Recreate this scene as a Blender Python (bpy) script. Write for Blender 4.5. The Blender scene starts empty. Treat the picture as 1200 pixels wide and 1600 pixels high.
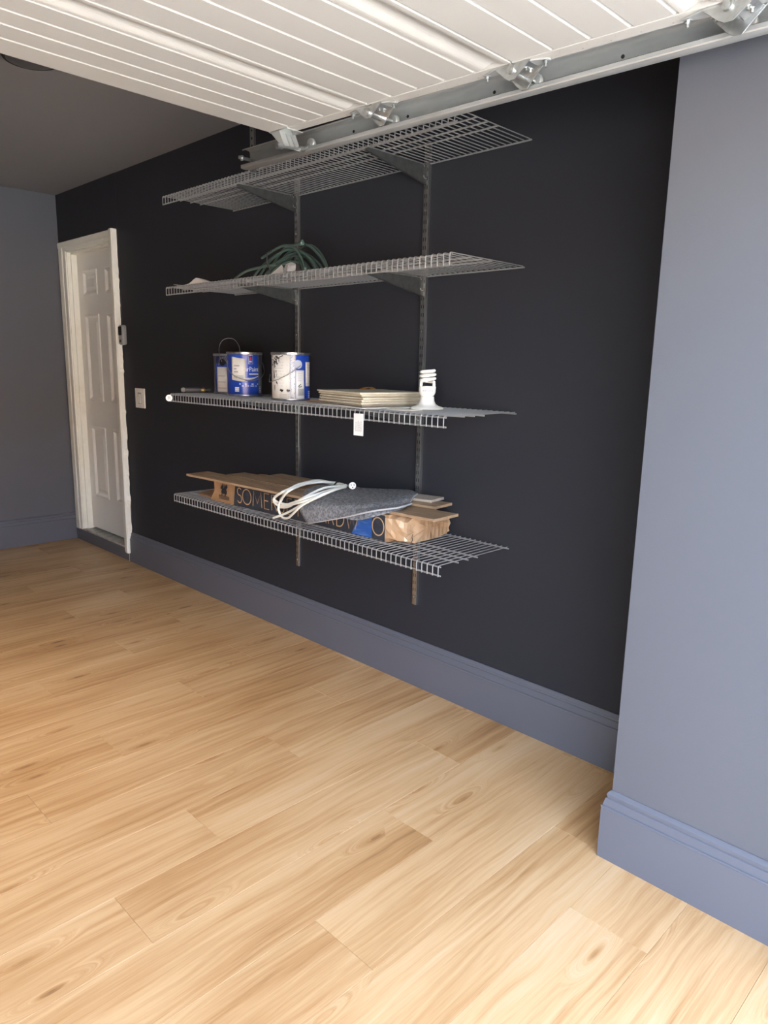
import bpy, bmesh, math, random
from mathutils import Vector, Matrix
random.seed(7)
SC = bpy.context.scene
COL = SC.collection

# ------------------------------------------------------------------ camera
cam = bpy.data.objects.new('camera', bpy.data.cameras.new('camera'))
COL.objects.link(cam)
cam.data.sensor_fit = 'VERTICAL'
cam.data.sensor_height = 24.0
cam.data.lens = 24.0 * 1121.0 / 1600.0
cam.data.clip_start = 0.02
R = ((0.707776, 0.127287, -0.694875), (-0.706158, 0.155141, -0.690849), (0.019867, 0.979658, 0.19969))
CAM = Vector((-2.231, 0.0, 1.39))
cam.matrix_world = Matrix.Translation(CAM) @ Matrix(R).to_4x4()
SC.camera = cam

# ------------------------------------------------------------------ sky, sun, exposure
world = bpy.data.worlds.new('sky')
SC.world = world
world.use_nodes = True
wn, wl = world.node_tree.nodes, world.node_tree.links
bg = wn['Background']
sky = wn.new('ShaderNodeTexSky')
sky.sky_type = 'NISHITA'
sky.sun_disc = False
sky.sun_elevation = math.radians(52)
sky.sun_rotation = math.radians(-20)
sky.air_density = 1.0
sky.dust_density = 2.0
hs_ = wn.new('ShaderNodeHueSaturation')              # thin high haze: the sky is paler than clear blue
hs_.inputs['Saturation'].default_value = 0.75
wl.new(sky.outputs[0], hs_.inputs['Color'])
wl.new(hs_.outputs[0], bg.inputs[0])
bg.inputs[1].default_value = 0.30
sun = bpy.data.objects.new('sun', bpy.data.lights.new('sun', 'SUN'))
COL.objects.link(sun)
sun.data.energy = 4.0
sun.data.angle = math.radians(0.6)
sun.data.color = (1.0, 0.95, 0.88)
# sun from the right and slightly behind the building: the driveway is lit, the floor inside is not
SUN_EL, SUN_AZ = math.radians(52), math.radians(125)
sun.rotation_euler = Vector((-math.cos(SUN_EL)*math.sin(SUN_AZ), math.cos(SUN_EL)*math.cos(SUN_AZ), -math.sin(SUN_EL))).to_track_quat('-Z', 'Y').to_euler()
vs = SC.view_settings
vs.view_transform = 'Standard'
vs.look = 'None'
vs.gamma = 1.0
vs.use_curve_mapping = False
vs.exposure = 4.0
SC.cycles.max_bounces = 16
SC.cycles.diffuse_bounces = 8
SC.cycles.sample_clamp_indirect = 8.0

# ------------------------------------------------------------------ helpers
def tag(o, label=None, cat=None, group=None, kind=None):
    if label: o['label'] = label
    if cat: o['category'] = cat
    if group: o['group'] = group
    if kind: o['kind'] = kind
    return o

def thing(name, loc, label=None, cat=None, group=None, kind=None):
    o = bpy.data.objects.new(name, None)
    o.empty_display_size = 0.05
    o.location = loc
    COL.objects.link(o)
    return tag(o, label, cat, group, kind)

def root_of(o):
    while o.parent: o = o.parent
    return o

class MB:
    """collects shapes given in world coordinates"""
    def __init__(s): s.v = []; s.f = []
    def add(s, vs_, fs):
        n = len(s.v); s.v += [tuple(v) for v in vs_]; s.f += [tuple(i + n for i in f) for f in fs]; return s
    def box(s, a, b):
        x0, y0, z0 = a; x1, y1, z1 = b
        return s.add([(x0,y0,z0),(x1,y0,z0),(x1,y1,z0),(x0,y1,z0),(x0,y0,z1),(x1,y0,z1),(x1,y1,z1),(x0,y1,z1)],
                     [(3,2,1,0),(4,5,6,7),(0,1,5,4),(1,2,6,5),(2,3,7,6),(3,0,4,7)])
    def hexa(s, p):                       # eight corners, bottom ring then top ring
        return s.add(p, [(3,2,1,0),(4,5,6,7),(0,1,5,4),(1,2,6,5),(2,3,7,6),(3,0,4,7)])
    def tube(s, pts, r, n=6, closed=False, cap=True, rs=None):
        pts = [Vector(p) for p in pts]; m = len(pts); rings = []; up = None
        for i, p in enumerate(pts):
            a = pts[(i-1) % m] if (closed or i > 0) else p
            b = pts[(i+1) % m] if (closed or i < m-1) else p
            t = (b - a).normalized()
            if up is None:
                up = Vector((0,0,1)) if abs(t.z) < .9 else Vector((1,0,0))
            u = (up - t * up.dot(t))
            if u.length < 1e-6: u = t.orthogonal()
            u.normalize(); w = t.cross(u); up = u
            rr = rs[i] if rs else r
            rings.append([p + u * (rr * math.cos(2*math.pi*k/n)) + w * (rr * math.sin(2*math.pi*k/n)) for k in range(n)])
        vs_ = [v for g in rings for v in g]; fs = []
        for i in range(m if closed else m-1):
            j = (i+1) % m
            for k in range(n):
                l = (k+1) % n
                fs.append((i*n+k, i*n+l, j*n+l, j*n+k))
        if cap and not closed:
            fs.append(tuple(range(n-1,-1,-1))); fs.append(tuple((m-1)*n+k for k in range(n)))
        return s.add(vs_, fs)
    def lathe(s, prof, c, axis='z', n=24, cap=True):
        c = Vector(c); vs_ = []; fs = []; m = len(prof)
        for r, h in prof:
            for k in range(n):
                a = 2*math.pi*k/n; q, w = r*math.cos(a), r*math.sin(a)
                vs_.append(c + (Vector((q,w,h)) if axis == 'z' else Vector((h,q,w)) if axis == 'x' else Vector((w,h,q))))
        for i in range(m-1):
            for k in range(n):
                l = (k+1) % n
                fs.append((i*n+k, i*n+l, (i+1)*n+l, (i+1)*n+k))
        if cap:
            fs.append(tuple(range(n-1,-1,-1))); fs.append(tuple((m-1)*n+k for k in range(n)))
        return s.add(vs_, fs)
    def prism(s, poly, fn, d0, d1):       # poly of 2D points, fn(u, v, d) -> xyz
        n = len(poly)
        vs_ = [fn(u,v,d0) for u,v in poly] + [fn(u,v,d1) for u,v in poly]
        fs = [tuple(range(n-1,-1,-1)), tuple(range(n,2*n))] + [(i,(i+1)%n,n+(i+1)%n,n+i) for i in range(n)]
        return s.add(vs_, fs)
    def strip(s, prof, fn, d0, d1):       # open profile swept between d0 and d1
        n = len(prof)
        return s.add([fn(u,v,d0) for u,v in prof] + [fn(u,v,d1) for u,v in prof], [(i,i+1,n+i+1,n+i) for i in range(n-1)])
    def grid(s, rows):
        n = len(rows[0])
        return s.add([p for r in rows for p in r],
                     [(i*n+j,i*n+j+1,(i+1)*n+j+1,(i+1)*n+j) for i in range(len(rows)-1) for j in range(n-1)])
    def build(s, name, mat, parent=None, smooth=False, bevel=0, solid=0, fix=True, kind=None, label=None, seg=2):
        me = bpy.data.meshes.new(name)
        o_ = Vector((0,0,0))
        if parent: o_ = Vector(root_of(parent).location)
        me.from_pydata([tuple(Vector(v) - o_) for v in s.v], [], s.f)
        if fix:
            bm = bmesh.new(); bm.from_mesh(me); bmesh.ops.recalc_face_normals(bm, faces=bm.faces); bm.to_mesh(me); bm.free()
        me.update()
        if mat: me.materials.append(mat)
        if smooth:
            me.polygons.foreach_set('use_smooth', [True]*len(me.polygons))
            me.set_sharp_from_angle(angle=math.radians(40))
        o = bpy.data.objects.new(name, me); COL.objects.link(o)
        if parent: o.parent = parent
        if solid:
            m = o.modifiers.new('solid','SOLIDIFY'); m.thickness = solid; m.offset = 0
        if bevel:
            m = o.modifiers.new('bevel','BEVEL'); m.width = bevel; m.segments = seg; m.limit_method = 'ANGLE'
        return tag(o, label=label, kind=kind)

def copy_tree(o, parent=None):
    c = o.copy(); COL.objects.link(c)
    if parent: c.parent = parent
    for ch in list(o.children): copy_tree(ch, c)
    return c

def smooth_path(pts, k=5, closed=False):
    pts = [Vector(p) for p in pts]; out = []; m = len(pts)
    for i in range(m if closed else m-1):
        g = lambda j: pts[j % m] if closed else pts[max(0, min(m-1, j))]
        a, b, c, d = g(i-1), g(i), g(i+1), g(i+2)
        for q in range(k):
            t = q/k
            out.append(0.5*((2*b)+(c-a)*t+(2*a-5*b+4*c-d)*t*t+(3*b-a-3*c+d)*t**3))
    if not closed: out.append(pts[-1])
    return out

# ------------------------------------------------------------------ materials
def mat(name, col, rough=.5, metal=0, spec=.5, bump=None, vary=None, coat=0):
    m = bpy.data.materials.new(name); m.use_nodes = True
    nt = m.node_tree; b = nt.nodes['Principled BSDF']
    b.inputs['Base Color'].default_value = (*col, 1); b.inputs['Roughness'].default_value = rough
    b.inputs['Metallic'].default_value = metal; b.inputs['Specular IOR Level'].default_value = spec
    b.inputs['Coat Weight'].default_value = coat
    tc = nt.nodes.new('ShaderNodeTexCoord')
    if bump:
        sc, st = bump
        n = nt.nodes.new('ShaderNodeTexNoise'); n.inputs['Scale'].default_value = sc; n.inputs['Detail'].default_value = 3
        nt.links.new(tc.outputs['Object'], n.inputs['Vector'])
        bp = nt.nodes.new('ShaderNodeBump'); bp.inputs['Strength'].default_value = st; bp.inputs['Distance'].default_value = .002
        nt.links.new(n.outputs['Fac'], bp.inputs['Height']); nt.links.new(bp.outputs[0], b.inputs['Normal'])
    if vary:
        sc, col2, lo, hi = vary[:4]; stretch = vary[4] if len(vary) > 4 else (1,1,1)
        mp = nt.nodes.new('ShaderNodeMapping'); mp.inputs['Scale'].default_value = stretch
        nt.links.new(tc.outputs['Object'], mp.inputs[0])
        n = nt.nodes.new('ShaderNodeTexNoise'); n.inputs['Scale'].default_value = sc; n.inputs['Detail'].default_value = 5
        n.inputs['Roughness'].default_value = .65
        nt.links.new(mp.outputs[0], n.inputs['Vector'])
        r = nt.nodes.new('ShaderNodeValToRGB'); r.color_ramp.elements[0].position = lo; r.color_ramp.elements[1].position = hi
        r.color_ramp.elements[0].color = (*col,1); r.color_ramp.elements[1].color = (*col2,1)
        nt.links.new(n.outputs['Fac'], r.inputs[0]); nt.links.new(r.outputs[0], b.inputs['Base Color'])
    return m

M = {}
M['slate'] = mat('slate_paint', (.105,.109,.122), .42, bump=(260,.18))
M['black'] = mat('black_paint', (.030,.031,.036), .52, spec=.12, bump=(260,.18))
M['base'] = mat('baseboard_paint', (.115,.121,.142), .38, bump=(60,.05))
M['ceil'] = mat('ceiling_paint', (.235,.23,.23), .55, bump=(200,.15))
M['white'] = mat('white_enamel', (.82,.80,.72), .35)
M['jamb'] = mat('cream_jamb', (.88,.87,.76), .4, vary=(9,(.80,.78,.64),.5,.8))
M['sill'] = mat('dirty_sill', (.46,.45,.38), .6, vary=(26,(.20,.19,.16),.45,.75))
M['door'] = mat('garage_door_skin', (.50,.485,.44), .45, bump=(420,.25))
M['galv'] = mat('galvanised_steel', (.60,.62,.60), .48, .65, vary=(18,(.48,.50,.48),.35,.7,(1,.25,1)))
M['zinc'] = mat('bright_zinc', (.56,.58,.57), .30, .92, vary=(40,(.40,.42,.41),.4,.7))
M['wire'] = mat('silver_coated_wire', (.40,.40,.385), .40, .55)
M['upright'] = mat('dull_silver_steel', (.42,.43,.42), .28, .92, vary=(60,(.26,.26,.255),.4,.7,(1,1,.12)))
M['bracket'] = mat('dark_bracket_steel', (.19,.20,.19), .38, .85, vary=(40,(.14,.145,.14),.4,.7))
M['dark'] = mat('dark_void', (.01,.01,.01), .8)
M['cord'] = mat('white_cord', (.78,.78,.70), .4)
M['green'] = mat('green_cord', (.065,.115,.095), .35, coat=.6)
M['plastic_w'] = mat('white_plastic', (.82,.81,.73), .35)
M['paper'] = mat('white_paper', (.80,.79,.74), .7)
M['paper_d'] = mat('grey_paper', (.52,.52,.50), .8, vary=(40,(.34,.34,.33),.45,.7))
M['blue'] = mat('blue_can_print', (.012,.05,.34), .28, vary=(14,(.018,.07,.42),.4,.7), coat=.3)
M['navy'] = mat('navy_print', (.012,.018,.07), .3)
M['label'] = mat('can_label', (.74,.72,.65), .5, vary=(30,(.62,.60,.53),.5,.8))
M['ink'] = mat('printed_ink', (.03,.03,.035), .5)
M['inkgrey'] = mat('faint_print', (.36,.35,.33), .6)
M['lettering'] = mat('white_print', (.78,.78,.76), .45)
M['swoosh'] = mat('silver_print', (.45,.48,.55), .35)
M['red'] = mat('red_print', (.50,.02,.05), .45)
M['tin'] = mat('tinplate', (.52,.53,.52), .28, .9, vary=(30,(.26,.26,.26),.45,.7))
M['smudge'] = mat('grey_paint_smudge', (.06,.065,.075), .5, vary=(30,(.13,.14,.16),.4,.7))
M['splat'] = mat('black_paint_splash', (.012,.012,.014), .35)
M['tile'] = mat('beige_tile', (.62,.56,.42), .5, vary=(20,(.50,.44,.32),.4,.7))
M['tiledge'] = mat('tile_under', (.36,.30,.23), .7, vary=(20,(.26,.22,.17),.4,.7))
M['orange'] = mat('orange_strap', (.55,.23,.035), .5)
M['tool'] = mat('grey_tool', (.10,.10,.10), .4, .2)
M['brass'] = mat('brass', (.48,.36,.14), .35, .8)
M['card'] = mat('brown_cardboard', (.40,.235,.115), .75, vary=(12,(.30,.165,.075),.4,.75))
M['cardprint'] = mat('navy_carton_print', (.022,.026,.036), .6, vary=(30,(.042,.05,.065),.4,.75))
M['letter_tan'] = mat('tan_lettering', (.50,.32,.16), .7)
M['cardblue'] = mat('blue_worn_print', (.018,.085,.30), .55, vary=(24,(.09,.20,.48),.45,.72,(1,.4,3)))
M['tape'] = mat('crinkled_tape', (.44,.26,.13), .25, vary=(9,(.60,.43,.27),.35,.7,(1,1,.6)), coat=.6)
M['board'] = mat('oak_offcut', (.42,.29,.175), .5, vary=(9,(.20,.125,.07),.38,.72,(5,.6,5)))
M['board_l'] = mat('pale_offcut', (.50,.44,.36), .5, vary=(9,(.38,.31,.24),.35,.75,(5,.5,5)))
M['felt'] = mat('grey_felt', (.105,.107,.11), .95, spec=.2, bump=(220,.8), vary=(95,(.32,.322,.328),.38,.72))
M['felt_edge'] = mat('pale_felt_edge', (.42,.42,.42), .95, spec=.1)
M['concrete'] = mat('driveway_concrete', (.55,.53,.49), .9, vary=(3,(.48,.46,.42),.4,.7))
M['lens'] = mat('downlight_lens', (.8,.75,.65), .5)
M['lens'].node_tree.nodes['Principled BSDF'].inputs['Emission Color'].default_value = (1,.72,.42,1)
M['lens'].node_tree.nodes['Principled BSDF'].inputs['Emission Strength'].default_value = .6
M['brick'] = mat('tan_brick', (.20,.13,.09), .85)
M['lawn'] = mat('lawn', (.07,.12,.035), .9, vary=(6,(.10,.15,.05),.4,.7))
M['device'] = mat('grey_device', (.30,.31,.29), .35)

def wood_floor():
    m = bpy.data.materials.new('oak_vinyl'); m.use_nodes = True
    nt = m.node_tree; N = nt.nodes; L = nt.links; b = N['Principled BSDF']
    def nn(t, **kw):
        n = N.new(t)
        for k, v in kw.items(): setattr(n, k, v)
        return n
    def math_(op, a, b_=None):
        n = nn('ShaderNodeMath', operation=op)
        for i, q in enumerate((a, b_)):
            if q is None: continue
            if isinstance(q, (int,float)): n.inputs[i].default_value = q
            else: L.new(q, n.inputs[i])
        return n.outputs[0]
    tc = nn('ShaderNodeTexCoord'); oi = nn('ShaderNodeObjectInfo')
    off = nn('ShaderNodeCombineXYZ')
    L.new(math_('MULTIPLY', oi.outputs['Random'], 37.0), off.inputs[0]); L.new(math_('MULTIPLY', oi.outputs['Random'], 91.0), off.inputs[1])
    add = nn('ShaderNodeVectorMath', operation='ADD'); L.new(tc.outputs['Object'], add.inputs[0]); L.new(off.outputs[0], add.inputs[1])
    P = add.outputs[0]
    def mapped(sx, sy):
        mp = nn('ShaderNodeMapping'); mp.inputs['Scale'].default_value = (sx, sy, 1); L.new(P, mp.inputs[0]); return mp.outputs[0]
    # knots: sparse elongated cells bend the grain around them
    vo = nn('ShaderNodeTexVoronoi', voronoi_dimensions='2D'); vo.inputs['Scale'].default_value = 1.0; L.new(mapped(2.6, 11), vo.inputs['Vector'])
    vd = vo.outputs['Distance']
    kn = nn('ShaderNodeMapRange', interpolation_type='SMOOTHSTEP'); L.new(vd, kn.inputs[0])
    kn.inputs[1].default_value = 0.0; kn.inputs[2].default_value = .42; kn.inputs[3].default_value = 1; kn.inputs[4].default_value = 0
    sel = nn('ShaderNodeSeparateColor'); L.new(vo.outputs['Color'], sel.inputs[0])
    gate = nn('ShaderNodeMapRange'); L.new(sel.outputs[0], gate.inputs[0]); gate.inputs[1].default_value = .70; gate.inputs[2].default_value = .80
    kn = math_('MULTIPLY', kn.outputs[0], gate.outputs[0])
    # medium grain
    sx = nn('ShaderNodeSeparateXYZ'); L.new(P, sx.inputs[0])
    wob = nn('ShaderNodeTexNoise'); wob.inputs['Scale'].default_value = 1; wob.inputs['Detail'].default_value = 2; L.new(mapped(2.2, 6), wob.inputs['Vector'])
    yy = math_('ADD', math_('MULTIPLY', sx.outputs[1], 48.0), math_('ADD', math_('MULTIPLY', kn, 6.0), math_('MULTIPLY', wob.outputs['Fac'], 3.0)))
    gv = nn('ShaderNodeCombineXYZ'); L.new(math_('MULTIPLY', sx.outputs[0], 1.3), gv.inputs[0]); L.new(yy, gv.inputs[1])
    g1 = nn('ShaderNodeTexNoise'); g1.inputs['Scale'].default_value = 1.0; g1.inputs['Detail'].default_value = 6; g1.inputs['Roughness'].default_value = .62; L.new(gv.outputs[0], g1.inputs['Vector'])
    # fine pores
    g2 = nn('ShaderNodeTexNoise'); g2.inputs['Scale'].default_value = 1; g2.inputs['Detail'].default_value = 3; g2.inputs['Roughness'].default_value = .7; L.new(mapped(7, 260), g2.inputs['Vector'])
    # broad tone
    g3 = nn('ShaderNodeTexNoise'); g3.inputs['Scale'].default_value = 1; g3.inputs['Detail'].default_value = 2; L.new(mapped(1.1, 5), g3.inputs['Vector'])
    st = nn('ShaderNodeTexNoise'); st.inputs['Scale'].default_value = 1; st.inputs['Detail'].default_value = 3; st.inputs['Roughness'].default_value = .6; L.new(mapped(2.6, 46), st.inputs['Vector'])
    streak = nn('ShaderNodeMapRange', interpolation_type='SMOOTHSTEP'); L.new(st.outputs['Fac'], streak.inputs[0]); streak.inputs[1].default_value = .57; streak.inputs[2].default_value = .74
    v = math_('ADD', math_('MULTIPLY', g1.outputs['Fac'], .46), math_('ADD', math_('MULTIPLY', g2.outputs['Fac'], .15), math_('MULTIPLY', g3.outputs['Fac'], .42)))
    v = math_('ADD', v, math_('MULTIPLY', math_('SUBTRACT', oi.outputs['Random'], .5), .05))
    v = math_('SUBTRACT', v, math_('ADD', math_('MULTIPLY', math_('POWER', kn, 6.0), .17), math_('MULTIPLY', streak.outputs[0], .075)))
    r = nn('ShaderNodeValToRGB'); cr = r.color_ramp
    cr.elements[0].position = .28; cr.elements[0].color = (.20,.095,.038,1)
    cr.elements[1].position = .72; cr.elements[1].color = (.69,.49,.285,1)
    e = cr.elements.new(.42); e.color = (.46,.25,.10,1)
    e = cr.elements.new(.55); e.color = (.60,.375,.18,1)
    L.new(v, r.inputs[0]); L.new(r.outputs[0], b.inputs['Base Color'])
    b.inputs['Roughness'].default_value = .42
    bp = nn('ShaderNodeBump'); bp.inputs['Strength'].default_value = .12; bp.inputs['Distance'].default_value = .001
    L.new(g2.outputs['Fac'], bp.inputs['Height']); L.new(bp.outputs[0], b.inputs['Normal'])
    return m
M['floor'] = wood_floor()

# ------------------------------------------------------------------ setting: shell
ZC, YB, XL, YF = 2.558, 5.656, -6.4, 0.02          # ceiling, back wall, left wall, inner face of the front wall
PX, PY = -.44, .835                                 # pier face and its far end
DY0, DY1, DZ0, DZ1 = 4.78, 5.53, .092, 2.163        # side door opening
fl = MB().box((XL-.2, YF-.22, -.12), (.2, YB+.2, -.010)).build('floor', M['concrete'], kind='structure')
row_h, x_joint, plank_len = .2135, (-.76, -.368, -1.216), 1.18
plank_meshes = {}
for k in range(-3, 24):
    y0 = .587 + row_h*k; y1 = min(y0 + row_h, YB - .004)
    y0 = max(y0, YF-.02)
    if y1 - y0 < .02: continue
    xj = {0: -.70, 1: -.433}.get(k, x_joint[k % 3])
    cuts = [-.004] + sorted([xj - plank_len*q for q in range(-1, 5) if XL < xj - plank_len*q < -.01], reverse=True) + [XL+.004]
    for a, c in zip(cuts, cuts[1:]):
        if a - c < .02: continue
        L_, W_ = a - c - .0006, y1 - y0 - .0006
        key = (round(L_, 3), round(W_, 3))
        if key not in plank_meshes:
            b = .0006
            mb = MB()
            mb.add([(-L_/2,-W_/2,-.010),(L_/2,-W_/2,-.010),(L_/2,W_/2,-.010),(-L_/2,W_/2,-.010),
                    (-L_/2,-W_/2,-b),(L_/2,-W_/2,-b),(L_/2,W_/2,-b),(-L_/2,W_/2,-b),
                    (-L_/2+b,-W_/2+b,0),(L_/2-b,-W_/2+b,0),(L_/2-b,W_/2-b,0),(-L_/2+b,W_/2-b,0)],
                   [(0,1,5,4),(1,2,6,5),(2,3,7,6),(3,0,4,7),(4,5,9,8),(5,6,10,9),(6,7,11,10),(7,4,8,11),(8,9,10,11)])
            me = bpy.data.meshes.new('plank'); me.from_pydata(mb.v, [], mb.f); me.materials.append(M['floor']); plank_meshes[key] = me
        o = bpy.data.objects.new('plank', plank_meshes[key]); COL.objects.link(o)
        o.parent = fl; o.location = ((a+c)/2, (y0+y1)/2, 0)

wr = MB()
wr.box((0, PY-.4, -.01), (.2, 4.69, ZC))
wr.box((-.003, 4.69, -.01), (.2, DY0, ZC)); wr.box((-.003, DY1, -.01), (.2, YB, ZC))
wr.box((-.003, DY0, DZ1), (.2, DY1, ZC)); wr.box((-.003, DY0, -.01), (.2, DY1, DZ0-.012))
wr.box((.11, DY0, DZ0-.012), (.2, DY1, DZ1))
wr.build('wall_right', M['black'], kind='structure')
MB().box((PX, YF-.2, -.01), (0, PY, ZC)).build('wall_pier', M['slate'], kind='structure')
MB().box((XL-.2, YB, -.01), (.2, YB+.2, ZC)).build('wall_back', M['slate'], kind='structure')
MB().box((XL-.2, YF-.2, -.01), (XL, YB, ZC)).build('wall_left', M['slate'], kind='structure')
OPX0, OPX1, OPZ = -3.66, -.56, 2.10
MB().box((XL, YF-.2, -.01), (OPX0, YF, ZC)).box((OPX1, YF-.2, -.01), (PX, YF, ZC)).box((OPX0, YF-.2, OPZ), (OPX1, YF, ZC)).build('wall_front', M['slate'], kind='structure')
MB().box((XL-.3, YF-.2, ZC), (.3, YB+.3, ZC+.25)).build('ceiling', M['ceil'], kind='structure')
# warm recessed downlight left of the view: it makes the orange pool on the floor boards
LX, LY = -2.0, 2.75
ceil_ = bpy.data.objects['ceiling']
MB().lathe([(.095,ZC-.0005),(.095,ZC-.006),(.075,ZC-.008),(.070,ZC-.004)], (LX,LY,0), 'z', 32, cap=False).build('downlight_trim', M['plastic_w'], ceil_, smooth=True)
MB().lathe([(.070,ZC-.0005),(.070,ZC-.003)], (LX,LY,0), 'z', 28).build('downlight_lens', M['lens'], ceil_)
lamp = bpy.data.objects.new('downlight_lamp', bpy.data.lights.new('downlight_lamp', 'SPOT'))
COL.objects.link(lamp); lamp.location = (LX, LY, ZC-.02)
lamp.data.energy = 10.0; lamp.data.color = (1.0, .73, .42); lamp.data.spot_size = math.radians(112); lamp.data.spot_blend = 1.0; lamp.data.shadow_soft_size = .07
MB().box((XL-.3, YF-.2, ZC+.25), (.3, YB+.3, 5.4)).build('wall_upper_blocker', M['brick'], kind='structure')  # unseen upper storey, added so the house shadow covers the near driveway
MB().box((-34, -24, -.05), (30, -15, 4.0)).prism([(-24.5,4.0),(-14.5,4.0),(-19.5,5.8)], lambda a,b_,d: (d,a,b_), -34.5, 30.5).build('wall_opposite', M['brick'], kind='structure')
MB().box((-40, -60, -.16), (40, YF-.2, -.035)).build('driveway', M['concrete'], kind='structure')

BASE = [(.020,0),(.020,.159),(.0218,.1610),(.0205,.1645),(.0165,.1660),(.0165,.1690),(.0125,.187),(.0085,.189),(.0085,.1925),(.0108,.194),(.0106,.200),(.006,.207),(.002,.211),(0,.211)]
def baseboard(name, kind_fn, d0, d1):
    prof = [(0,0)] + BASE
    return MB().prism(prof, kind_fn, d0, d1).build(name, M['base'], kind='structure')
baseboard('baseboard_right', lambda t,z,d: (-t, d, z), PY, 4.722)
baseboard('baseboard_back', lambda t,z,d: (d, YB-t, z), XL, -.001)
baseboard('baseboard_left', lambda t,z,d: (XL+t, d, z), YF, YB-.02)
# pier baseboard: mitred round the far corner of the pier
pb = MB(); prof = [(0,0)] + BASE; n = len(prof)
ringA = [(PX-t, YF, z) for t,z in prof]; ringB = [(PX-t, PY+t, z) for t,z in prof]; ringC = [(-.021, PY+t, z) for t,z in prof]
pb.add(ringA+ringB+ringC, [(i,i+1,n+i+1,n+i) for i in range(n-1)] + [(n+i,n+i+1,2*n+i+1,2*n+i) for i in range(n-1)] + [tuple(range(n)), tuple(range(3*n-1,2*n-1,-1))])
pb.build('baseboard_pier', M['base'], kind='structure')

# ------------------------------------------------------------------ side door
door = thing('door_1', (0, 5.155, 0), 'white six panel door set back in its frame above a dark step', kind='structure')
XS = .065                                           # face of the slab
sl = MB(); yA, yB_ = DY0-.045, DY1-.006
cols = [(5.185, 5.425), (4.835, 5.062)]
rows = [(1.845, 2.021), (1.092, 1.713), (.362, .900)]
ys = sorted({yA, yB_, *[v for c in cols for v in c]}); zs = sorted({.108, 2.150, *[v for r_ in rows for v in r_]})
hole = lambda y, z: any(c[0] < y < c[1] for c in cols) and any(r_[0] < z < r_[1] for r_ in rows)
for i in range(len(ys)-1):
    for j in range(len(zs)-1):
        if not hole((ys[i]+ys[i+1])/2, (zs[j]+zs[j+1])/2):
            sl.box((XS, ys[i], zs[j]), (XS+.04, ys[i+1], zs[j+1]))
slab = sl.build('door_slab', M['white'], door)
for c in cols:
    for r_ in rows:
        y0, y1, z0, z1 = c[0], c[1], r_[0], r_[1]
        rings = []
        for ins, dx in ((0,0),(.006,-.006),(.014,-.005),(.028,.009),(.042,.009),(.060,.002)):
            rings.append([(XS+dx, y0+ins, z0+ins), (XS+dx, y1-ins, z0+ins), (XS+dx, y1-ins, z1-ins), (XS+dx, y0+ins, z1-ins)])
        pm = MB().add([v for g in rings for v in g],
                      [(i*4+k, i*4+(k+1)%4, i*4+4+(k+1)%4, i*4+4+k) for i in range(len(rings)-1) for k in range(4)] + [tuple(range(4*len(rings)-4, 4*len(rings)))])
        pm.build('door_panel', M['white'], slab)
jm = MB()
jm.box((-.004, DY1-.010, DZ0), (XS+.045, DY1, DZ1)); jm.box((-.004, DY0, DZ0), (XS+.045, DY0+.010, DZ1)); jm.box((-.004, DY0, DZ1-.012), (XS+.045, DY1, DZ1))
jm.build('jamb', M['jamb'], door, bevel=.001)
st = MB()
st.box((.022, DY1-.022, DZ0), (XS-.001, DY1-.010, DZ1-.012)); st.box((.022, DY0+.01, DZ0), (XS-.001, DY0+.022, DZ1-.012)); st.box((.022, DY0+.022, DZ1-.026), (XS-.001, DY1-.022, DZ1-.012))
st.build('door_stop', M['jamb'], door, bevel=.002)
CP = [(0,0),(-.010,0),(-.013,.004),(-.013,.030),(-.018,.034),(-.020,.070),(-.016,.078),(0,.078)]   # casing profile (x, across)
MB().prism(CP, lambda x,w,d: (x, DY1-.004+w*1.45, d), DZ0-.004, DZ1+.060).build('casing', M['jamb'], door)
MB().prism(CP, lambda x,w,d: (x*2.0, DY0+.004-w, d), DZ0-.030, DZ1+.060).build('casing', M['jamb'], door)
MB().prism(CP, lambda x,w,d: (x-.001, d, DZ1-.006+w*.85), DY0-.074, DY1+.109).build('casing', M['jamb'], door)
MB().box((-.010, DY0+.001, DZ0-.012), (XS+.045, DY1-.001, DZ0+.002)).build('threshold', M['sill'], door, bevel=.003)
ck = MB(); yy = [DY0-.070 - .002 - random.random()*.014*(1 if random.random() < .6 else .3) for _ in range(90)]
for i in range(89):
    z0 = .215 + i*(DZ1+.055-.215)/89; z1 = .215 + (i+1)*(DZ1+.055-.215)/89
    ck.add([(-.0015, DY0-.068, z0),(-.0015, yy[i], z0),(-.0015, yy[i+1], z1),(-.0015, DY0-.068, z1),
            (-.026, DY0-.0738, z0),(-.026, DY0-.0738, z1)], [(0,1,2,3),(1,4,5,2)])
ck.build('caulk', M['jamb'], door, fix=False, label='ragged cream caulk along the casing')
MB().box((-.021, 4.7225, 0), (.002, 4.7275, .075)).build('caulk', M['jamb'], door)
MB().box((-.016, 4.728, -.005), (.002, 5.632, DZ0-.012)).build('trim_1', M['base'], kind='structure')

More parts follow.
